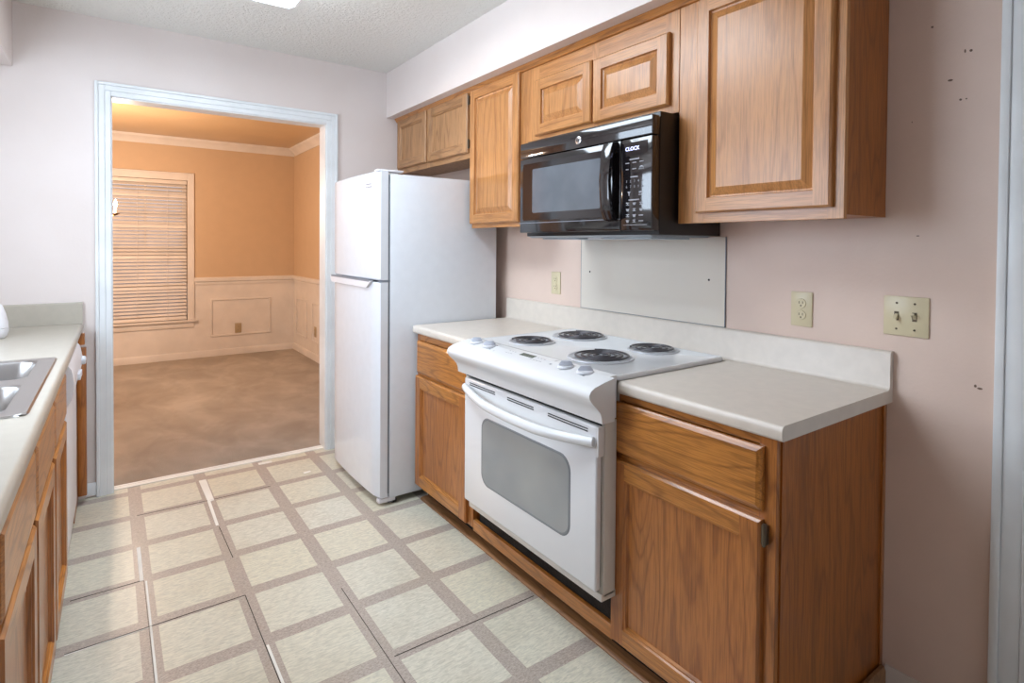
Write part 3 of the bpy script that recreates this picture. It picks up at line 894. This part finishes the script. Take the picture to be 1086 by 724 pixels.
# knobs on the sloping console top
def ctop(x):
    pr_ = [(-.600, .934), (-.640, .933), (-.690, .924), (-.728, .914)]
    for (a, za), (c, zc_) in zip(pr_, pr_[1:]):
        if c <= x <= a: return za + (zc_ - za) * (x - a) / (c - a)
    return .93
for kx, ky, ka in ((-.660, -1.676, -38), (-.662, -1.775, -38), (-.660, -2.236, -38), (-.660, -2.330, -38)):
    z = ctop(kx) - .001
    k = T.part('knob', B().lathe((kx, ky, z), [(0, 0), (.029, 0), (.029, .003), (.027, .007), (.024, .008), (0, .008)], seg=28), KNOBM)
    g = B(); a = math.radians(ka)
    d = Vector((math.cos(a), math.sin(a), 0)); n = Vector((-d.y, d.x, 0)); c0 = Vector((kx, ky, z + .009))
    q = []
    for t, wd_ in ((-.025, .004), (-.010, .009), (.010, .009), (.025, .004)): q.append((t, wd_))
    lo = [c0 + d * t + n * w_ for t, w_ in q] + [c0 + d * t - n * w_ for t, w_ in q[::-1]]
    hi = [c0 + d * t * .62 + n * w_ * .6 + Vector((0, 0, .014)) for t, w_ in q] + [c0 + d * t * .62 - n * w_ * .6 + Vector((0, 0, .014)) for t, w_ in q[::-1]]
    A = [g.bm.verts.new(p) for p in lo]; C = [g.bm.verts.new(p) for p in hi]
    for i in range(8): g.face([A[i], A[(i + 1) % 8], C[(i + 1) % 8], C[i]])
    g.face(C); g.face(A[::-1])
    T.part('grip', g, GREYP, k)
# display and printed marks on the console
def on_top(b, x0, x1, y0, y1, mi=0, h=.0006):
    v = []
    for hh in (-.0004, h):
        v.append([b.bm.verts.new((x, y, ctop(x) + hh)) for x, y in ((x0, y0), (x1, y0), (x1, y1), (x0, y1))])
    for k in range(4): b.face([v[0][k], v[0][(k + 1) % 4], v[1][(k + 1) % 4], v[1][k]], mi)
    b.face(v[1], mi); b.face(v[0][::-1], mi)
b = B(); on_top(b, -.663, -.640, -2.055, -1.975); T.part('display', b, LCD)
def mk(*a):
    b_ = B(); on_top(b_, *a); T.part('printed_mark', b_, DMARK)
for (x0, x1, y0, y1) in ((-.69, -.615, -1.842, -1.840), (-.626, -.622, -1.80, -1.788), (-.640, -.636, -1.80, -1.788), (-.672, -.664, -1.808, -1.796), (-.684, -.677, -1.812, -1.800)): mk(x0, x1, y0, y1)
for k in range(3): mk(-.672, -.670, -1.90 - k * .016, -1.912 + k * -.016 + .002); mk(-.652, -.649, -1.90 - k * .016, -1.908 - k * .016)
for k in range(4): mk(-.672, -.670, -2.05 - k * .018, -2.062 - k * .018); mk(-.650, -.647, -2.05 - k * .018, -2.06 - k * .018)
mk(-.672, -.664, -2.170, -2.160); mk(-.640, -.620, -2.155, -2.153); mk(-.686, -.680, -2.35, -2.342)
# oven door
DX0 = -.694
b = B()
dz0, dz1 = .272, .784
wy0, wy1, wz0, wz1 = -2.296, -1.770, .388, .648
outer = [(RY0, dz0), (RY1, dz0), (RY1, dz1), (RY0, dz1)]


def winloop(ins, n=7):
    out = []
    rad = .045 - ins * .5
    for (y, z) in rrect(wy0 + ins, wy1 - ins, wz0 + ins, wz1 - ins, rad, n):
        t = (y - wy0) / (wy1 - wy0)
        out.append((y, z + (.010 * (1 - (2 * t - 1) ** 2) if z > .55 else -.004 * (1 - (2 * t - 1) ** 2))))
    return out
ob = B().box(-.667, DX0 + .002, RY0, RY1, dz0, dz1, bev=.007, seg=3)
dr = T.part('oven_door', ob, ENAMEL)
fb = B()
lo_ = [fb.bm.verts.new((DX0 + .0022, y, z)) for y, z in winloop(-.004)]
l1_ = [fb.bm.verts.new((DX0 - .0002, y, z)) for y, z in winloop(0)]
l2_ = [fb.bm.verts.new((DX0 + .0004, y, z)) for y, z in winloop(.006)]
for A, C in ((lo_, l1_), (l1_, l2_)):
    for k in range(len(A)): fb.face([A[k], A[(k + 1) % len(A)], C[(k + 1) % len(A)], C[k]])
fb.face(lo_[::-1]); fb.face(l2_)
wf = T.part('window_border', fb, BORD, dr)
gb = B()
l3 = [gb.bm.verts.new((DX0 + .0002, y, z)) for y, z in winloop(.005)]; l4 = [gb.bm.verts.new((DX0 + .002, y, z)) for y, z in winloop(.005)]
for k in range(len(l3)): gb.face([l3[k], l3[(k + 1) % len(l3)], l4[(k + 1) % len(l3)], l4[k]])
gb.face(l3); gb.face(l4[::-1])
T.part('window', gb, OVENG, dr)
for ya, yb in ((-1.677, -1.862), (-1.945, -2.103), (-2.184, -2.378)):
    for z in (.768, .760): T.part('vent_slot', B().box(DX0 - .0003, DX0 + .004, ya, yb, z - .0013, z + .0013), DARK, dr)
pts = []; rad_ = []
for i in range(25):
    t = i / 24; y = -1.646 + (-2.410 + 1.646) * t; s_ = math.sin(math.pi * t)
    pts.append((DX0 - .004 - .046 * min(1, (s_ * 1.25)) ** .8, y, .746 - .010 * t - .020 * s_)); rad_.append(.0155 - .002 * (1 - s_))
T.part('handle', B().tube(pts, rad_, 14, flat=1.15), ENAMEL, dr, smooth=60)
T.part('end_cap', B().box(-.693, -.666, RY0 - .008, RY0 + .001, .690, dz1, bev=.003), ENAMEL, dr)
T.part('door_edge_seal', B().box(-.6665, -.6645, RY0 + .006, RY1 - .006, dz0 + .006, dz1 + .002), BLACKM, dr)
T.part('top_gap_shade', B().box(-.684, -.63, RY0 + .004, RY1 - .004, .790, .7995), DARK)  # dark strip painting the shade in the gap above the door

# ================================================================== MICROWAVE
MX = -.394
MY0, MY1, MZ0, MZ1 = -2.366, -1.606, 1.388, 1.785
T = Thing('microwave', 'black over-the-range microwave hung below the oak wall cabinet', 'microwave', (-.2, -1.99, 1.37))
T.part('housing', B().box(-.352, -.002, MY0 + .002, MY1, 1.374, 1.800, bev=.003), BLACKM)
T.part('vent_strip', B().box(MX, -.353, MY0 + .001, MY1, 1.716, MZ1, bev=.006), BLACK)
dr = T.part('door', B().box(MX, -.353, -2.219, MY1, MZ0, 1.7145, bev=.006), BLACK)
cp_ = T.part('control_panel', B().box(MX, -.353, MY0 + .001, -2.2215, MZ0, 1.7145, bev=.006), BLACK)
b = B().prism(rrect(-2.135, -1.630, 1.442, 1.690, .012), 'x', MX - .0012, MX + .001); wn_ = T.part('window_surround', b, BLACK, dr)
b = B().prism(rrect(-2.118, -1.70, 1.474, 1.664, .008), 'x', MX - .0018, MX + .001); T.part('window', b, BLACKG, dr)
T.part('door_line', B().box(MX - .0008, MX + .001, -2.219, MY1 + .004, 1.430, 1.4325), GASKET, dr)
# handle: bar bowed out on two feet
pr_ = [(MX - .001, 1.424), (MX - .030, 1.430), (MX - .044, 1.470), (MX - .050, 1.57), (MX - .044, 1.665), (MX - .030, 1.706), (MX - .001, 1.712), (MX - .001, 1.690), (MX - .022, 1.680), (MX - .032, 1.65), (MX - .037, 1.57), (MX - .032, 1.485), (MX - .022, 1.455), (MX - .001, 1.446)]
b = B().prism(pr_, 'y', -2.208, -2.160)
bmesh.ops.bevel(b.bm, geom=[e for e in b.bm.edges if abs(e.verts[0].co.y - e.verts[1].co.y) < 1e-5], offset=.003, segments=2, profile=.5, affect='EDGES')
T.part('handle', b, BLACK, dr, smooth=45)
# badge
Rg, Ug = (0, -1, 0), (0, 0, 1)
b = B().lathe((MX, -1.992, 1.7475), [(0, -.0016), (.0145, -.0016), (.016, -.0008), (.016, .001)], 'x', 28)
bd = T.part('badge', b, CHROME)
b = B().text('GE', .017, Rg, Ug, (MX - .0020, -1.992, 1.7475)); T.part('badge_lettering', b, BLACKM, bd)
# control panel writing
T.part('display_window', B().box(MX - .0008, MX + .001, -2.345, -2.236, 1.652, 1.700), BLACK, cp_)
b = B().text('CLOCK', .0195, Rg, Ug, (MX - .0016, -2.276, 1.677)); T.part('display_text', b, VFD, cp_)
bx0 = MX - .0012
def bar(yc, zc_, w_, h_): T.part('key_legend', B().box(bx0, MX + .0005, yc - w_ / 2, yc + w_ / 2, zc_ - h_ / 2, zc_ + h_ / 2), MARK, cp_)
bar(-2.288, 1.706, .026, .0022)
bar(-2.285, 1.640, .044, .0045)
for i, yc in enumerate((-2.252, -2.285, -2.318)):
    bar(yc, 1.628 + .0005 * i, .018, .003); bar(yc, 1.606, .012 if i == 0 else .017, .0034)
T.part('key_legend', B().prism([(-2.330, 1.602), (-2.306, 1.602), (-2.310, 1.611), (-2.318, 1.614), (-2.326, 1.611)], 'x', bx0, MX + .0005), MARK, cp_)
bar(-2.285, 1.578, .034, .0045)
bar(-2.285, 1.497, .050, .0045)
for i, zc_ in enumerate((1.4835, 1.462, 1.442, 1.4225)):
    for j, yc in enumerate((-2.256, -2.287, -2.318)):
        if j == 2 and i > 1: bar(yc, zc_, .020, .0032)
        elif (i + j) % 2: T.part('key_legend', B().prism([(yc - .008, zc_ + .004), (yc + .008, zc_ + .004), (yc + .004, zc_ - .005), (yc - .004, zc_ - .005)], 'x', bx0, MX + .0005), MARK, cp_)
        else:
            T.part('key_legend', B().prism([(yc - .007, zc_ - .005), (yc + .007, zc_ - .005), (yc + .007, zc_ - .002), (yc + .002, zc_ - .002), (yc + .002, zc_ + .002), (yc + .007, zc_ + .002), (yc + .007, zc_ + .005), (yc - .007, zc_ + .005), (yc - .007, zc_ + .002), (yc - .002, zc_ + .002), (yc - .002, zc_ - .002), (yc - .007, zc_ - .002)], 'x', bx0, MX + .0005), MARK, cp_)
T.part('key_legend', B().prism([(-2.270, 1.527), (-2.254, 1.527), (-2.260, 1.520), (-2.260, 1.512), (-2.264, 1.512), (-2.264, 1.520)], 'x', bx0, MX + .0005), MARK, cp_)
bar(-2.315, 1.523, .014, .006); bar(-2.315, 1.514, .016, .0028)
for row, z in (('12345', 1.5625), ('67890', 1.5435)):
    for j, ch in enumerate(row): T.part('key_digit', B().text(ch, .013, Rg, Ug, (MX - .0010, -2.250 - .0185 * j, z), depth=.0004), MARK, cp_)
T.part('lower_line', B().box(MX - .0010, MX + .001, -2.345, -2.236, 1.408, 1.4095), MARK, cp_)
# underside
T.part('underside_tray', B().prism([(-.372, 1.374), (-.345, 1.366), (-.04, 1.368), (-.02, 1.374)], 'y', MY0 + .03, MY1 - .03), FILTER)
T.part('grease_filter', B().box(-.32, -.10, -1.92, -1.68, 1.360, 1.3665, bev=.002), FILTER)
T.part('grease_filter', B().box(-.32, -.10, -2.30, -2.06, 1.360, 1.3665, bev=.002), FILTER)
T.part('lamp_lens', B().box(-.30, -.15, -2.03, -1.95, 1.360, 1.3665, bev=.002), WHITEP)

# ================================================================== LEFT RUN (build coordinates: x=0 at the front lip)
LX = -.010     # face-frame plane + ; doors stand out to about -.009
BFL = -.029
LW = XL - LEFT_O[0]   # wall in build x, about -.634
T = Thing('worktop', 'pale laminate worktop of the sink run with return splash at the doorway wall', 'worktop', (-.3, -1.9, .876), left=True)
sk = (-.61, -.040, -1.862, -1.050)   # sink cut-out x0 x1 y0 y1
prof = lip_profile(0, sk[1], .914, .876, side=1)
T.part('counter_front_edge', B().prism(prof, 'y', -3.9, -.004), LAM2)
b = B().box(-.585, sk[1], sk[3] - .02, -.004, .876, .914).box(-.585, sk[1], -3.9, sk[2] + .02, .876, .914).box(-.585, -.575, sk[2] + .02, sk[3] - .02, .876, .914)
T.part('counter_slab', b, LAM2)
b = B().prism([(-.0045, .9145), (-.024, .9145), (-.024, 1.018), (-.018, 1.024), (-.0045, 1.024)], 'x', -.585, -.001)
T.part('end_splash', b, LAM2)

T = Thing('sink', 'stainless steel double-bowl sink set into the left worktop', 'sink', (-.33, -1.456, .914), left=True)
b = B()
X0, X1, Y0, Y1 = -.575, -.030, -1.875, -1.042
bowls = [(-.50, -.080, -1.405, -1.085), (-.50, -.080, -1.832, -1.500)]
zr = .9185
# rim plate: grid of quads round the bowls
xs = [X0 + .004, -.50, -.080, X1 - .004]; ys = [Y0 + .004, -1.832, -1.500, -1.405, -1.085, Y1 - .004]
for i in range(3):
    for j in range(5):
        if i == 1 and j in (1, 3): continue
        b.face([(xs[i], ys[j], zr), (xs[i + 1], ys[j], zr), (xs[i + 1], ys[j + 1], zr), (xs[i], ys[j + 1], zr)])
o1 = rrect(X0, X1, Y0, Y1, .03); o2 = rrect(X0 + .004, X1 - .004, Y0 + .004, Y1 - .004, .028)
A = [b.bm.verts.new((x, y, .9146)) for x, y in o1]; C = [b.bm.verts.new((x, y, zr + .0006)) for x, y in o2]; D = [b.bm.verts.new((x, y, zr)) for x, y in rrect(X0 + .012, X1 - .012, Y0 + .012, Y1 - .012, .026)]
for P_, Q_ in ((A, C), (C, D)):
    for k in range(len(P_)): b.face([P_[k], P_[(k + 1) % len(P_)], Q_[(k + 1) % len(P_)], Q_[k]])
T.part('rim', b, STEEL)
for (bx0_, bx1_, by0_, by1_) in bowls:
    b = B(); L = []
    for ins, z, rad in ((-.0005, zr + .0002, .001), (.0, zr - .0005, .045), (.004, zr - .008, .05), (.010, .86, .05), (.018, .775, .05), (.034, .757, .05), (.10, .752, .03)):
        L.append([b.bm.verts.new((x, y, z)) for x, y in rrect(bx0_ + ins, bx1_ - ins, by0_ + ins, by1_ - ins, rad)])
    for P_, Q_ in zip(L, L[1:]):
        for k in range(len(P_)): b.face([P_[k], P_[(k + 1) % len(P_)], Q_[(k + 1) % len(P_)], Q_[k]])
    b.face(L[-1])
    bw = T.part('bowl', b, STEEL, smooth=50)
    T.part('drain', B().lathe(((bx0_ + bx1_) / 2, (by0_ + by1_) / 2, .7525), [(0, .001), (.03, .001), (.042, .003), (.045, 0)], seg=24), CHROME, bw)

T = Thing('soap_dispenser', 'white domed container standing at the back corner of the left worktop', 'container', (-.308, -.385, .914), left=True)
c = (-.302, -.385, .9145)
T.part('container_base', B().lathe(c, [(0, 0), (.046, 0), (.054, .008), (.060, .030), (.060, .044), (0, .044)], seg=36), WHITEP)
T.part('container_cap', B().lathe(c, [(0, .0455), (.0595, .0455), (.058, .070), (.050, .110), (.040, .140), (.025, .155), (0, .160)], seg=36), WHITEP)

LDEP = -.585
def lcab(name, label, ya, yb, drawers, doors, frames):
    ya, yb = sorted((ya, yb))
    T = Thing(name, label, 'cabinet', (-.3, (ya + yb) / 2, 0), left=True)
    T.part('cabinet_body', B().box(LDEP, BFL - .018, ya, yb, .10, .735).box(BFL - .03, BFL - .018, ya, yb, .735, .874), OSIDE)
    b = B()
    for q in frames: b.box(BFL + (.0005 if q[4] == 0 else 0), BFL - .018, q[0] + (.003 if q[4] else 0), q[1] - (.003 if q[4] else 0), (q[2] if q[4] else frames[0][2]), (q[3] if q[4] else frames[1][3]), q[4], bev=.0012, seg=1)
    T.part('face_frame', b, SM)
    for (a, c_, z0, z1) in drawers: d = B(); front(d, 1, BFL + .001, a, c_, z0, z1, 'drawer'); T.part('drawer', d, SM, smooth=12)
    for (a, c_, z0, z1) in doors: d = B(); front(d, 1, BFL + .001, a, c_, z0, z1, 'flat'); T.part('door', d, SM, smooth=12)
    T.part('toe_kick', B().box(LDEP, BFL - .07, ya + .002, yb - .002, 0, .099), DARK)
    return T


lcab('base_cabinet', 'oak base cabinet with one drawer over one door directly beside the dishwasher', -1.452, -.972,
     [(-1.432, -.985, .685, .850)], [(-1.432, -.985, .092, .668)],
     [(-1.452, -.972, .084, .115, 1), (-1.452, -.972, .84, .874, 1), (-1.452, -.972, .65, .70, 1), (-1.452, -1.40, .115, .84, 0), (-1.01, -.972, .115, .84, 0)])
lcab('base_cabinet', 'two-door oak base cabinet under the near part of the sink run', -2.418, -1.453,
     [(-1.903, -1.468, .685, .850), (-2.398, -1.930, .685, .850)], [(-1.903, -1.468, .092, .668), (-2.398, -1.930, .092, .668)],
     [(-2.418, -1.453, .084, .115, 1), (-2.418, -1.453, .84, .874, 1), (-2.418, -1.453, .65, .70, 1), (-2.418, -2.37, .115, .84, 0), (-1.95, -1.885, .115, .84, 0), (-1.49, -1.453, .115, .84, 0)])
lcab('base_cabinet', 'oak base cabinet at the extreme lower left corner of the view', -3.88, -2.419,
     [(-2.90, -2.436, .685, .850), (-3.40, -2.93, .685, .850)], [(-2.90, -2.436, .092, .668), (-3.40, -2.93, .092, .668)],
     [(-3.88, -2.419, .084, .115, 1), (-3.88, -2.419, .84, .874, 1), (-3.88, -2.419, .65, .70, 1), (-3.88, -3.36, .115, .84, 0), (-2.95, -2.88, .115, .84, 0), (-2.46, -2.419, .115, .84, 0)])
# filler beside the wall
T = Thing('cabinet_filler', 'narrow upright oak filler panel between dishwasher and doorway wall', 'cabinet filler', (-.02, -.17, 0), left=True)
T.part('panel', B().box(-.56, -.022, -.345, -.02, .02, .874), OSIDE)
T.part('front_strip', B().box(-.021, .016, -.10, -.055, .05, .80, bev=.004), OV)
T.part('top_strip', B().box(-.021, .010, -.10, -.055, .815, .872, bev=.003), OV)

T = Thing('dishwasher', 'white dishwasher under the left worktop near the doorway', 'dishwasher', (-.3, -.66, 0), left=True)
T.part('tub', B().box(-.58, -.045, -.968, -.350, .02, .868), BLACKM)
T.part('door', B().box(-.044, -.012, -.962, -.352, .125, .705, bev=.004), WHITEP)
T.part('control_console', B().prism([(-.044, .710), (-.010, .710), (.004, .735), (.012, .775), (.012, .800), (.004, .850), (-.006, .866), (-.044, .866)], 'y', -.962, -.352), WHITEP, smooth=50)
T.part('knob', B().lathe((.012, -.43, .795), [(.020, 0), (.019, .012), (.014, .016), (0, .016)], 'x', 20), KNOBM)
T.part('latch', B().box(.010, .022, -.74, -.62, .765, .790, bev=.003), KNOBM)
T.part('kick_panel', B().box(-.040, -.030, -.960, -.355, .006, .120, bev=.003), WHITEP)

# ================================================================== CEILING LIGHTS
def fixture(label, x0, x1, y0, y1):
    T = Thing('ceiling_light', label, 'ceiling light', ((x0 + x1) / 2, (y0 + y1) / 2, ZC - .07))
    T.part('housing', B().box(x0 + .09, x1 - .09, y0 + .004, y1 - .004, ZC - .042, ZC - .001, bev=.002), TRIM)
    prof = [(x0, ZC - .044), (x0 + .01, ZC - .072), (x0 + .035, ZC - .086), (x1 - .035, ZC - .086), (x1 - .01, ZC - .072), (x1, ZC - .044)]
    T.part('diffuser', B().prism(prof, 'y', y0 + .012, y1 - .012), DIFF)
    for ya, yb in ((y0, y0 + .011), (y1 - .011, y1)): T.part('end_cap', B().prism([(x0 - .003, ZC - .043), (x0 + .007, ZC - .074), (x0 + .033, ZC - .089), (x1 - .033, ZC - .089), (x1 - .007, ZC - .074), (x1 + .003, ZC - .043)], 'y', ya, yb), WHITEP)


fixture('bright fluorescent ceiling fixture at the top edge of the view, over the aisle', -1.80, -1.188, -2.15, -.925)
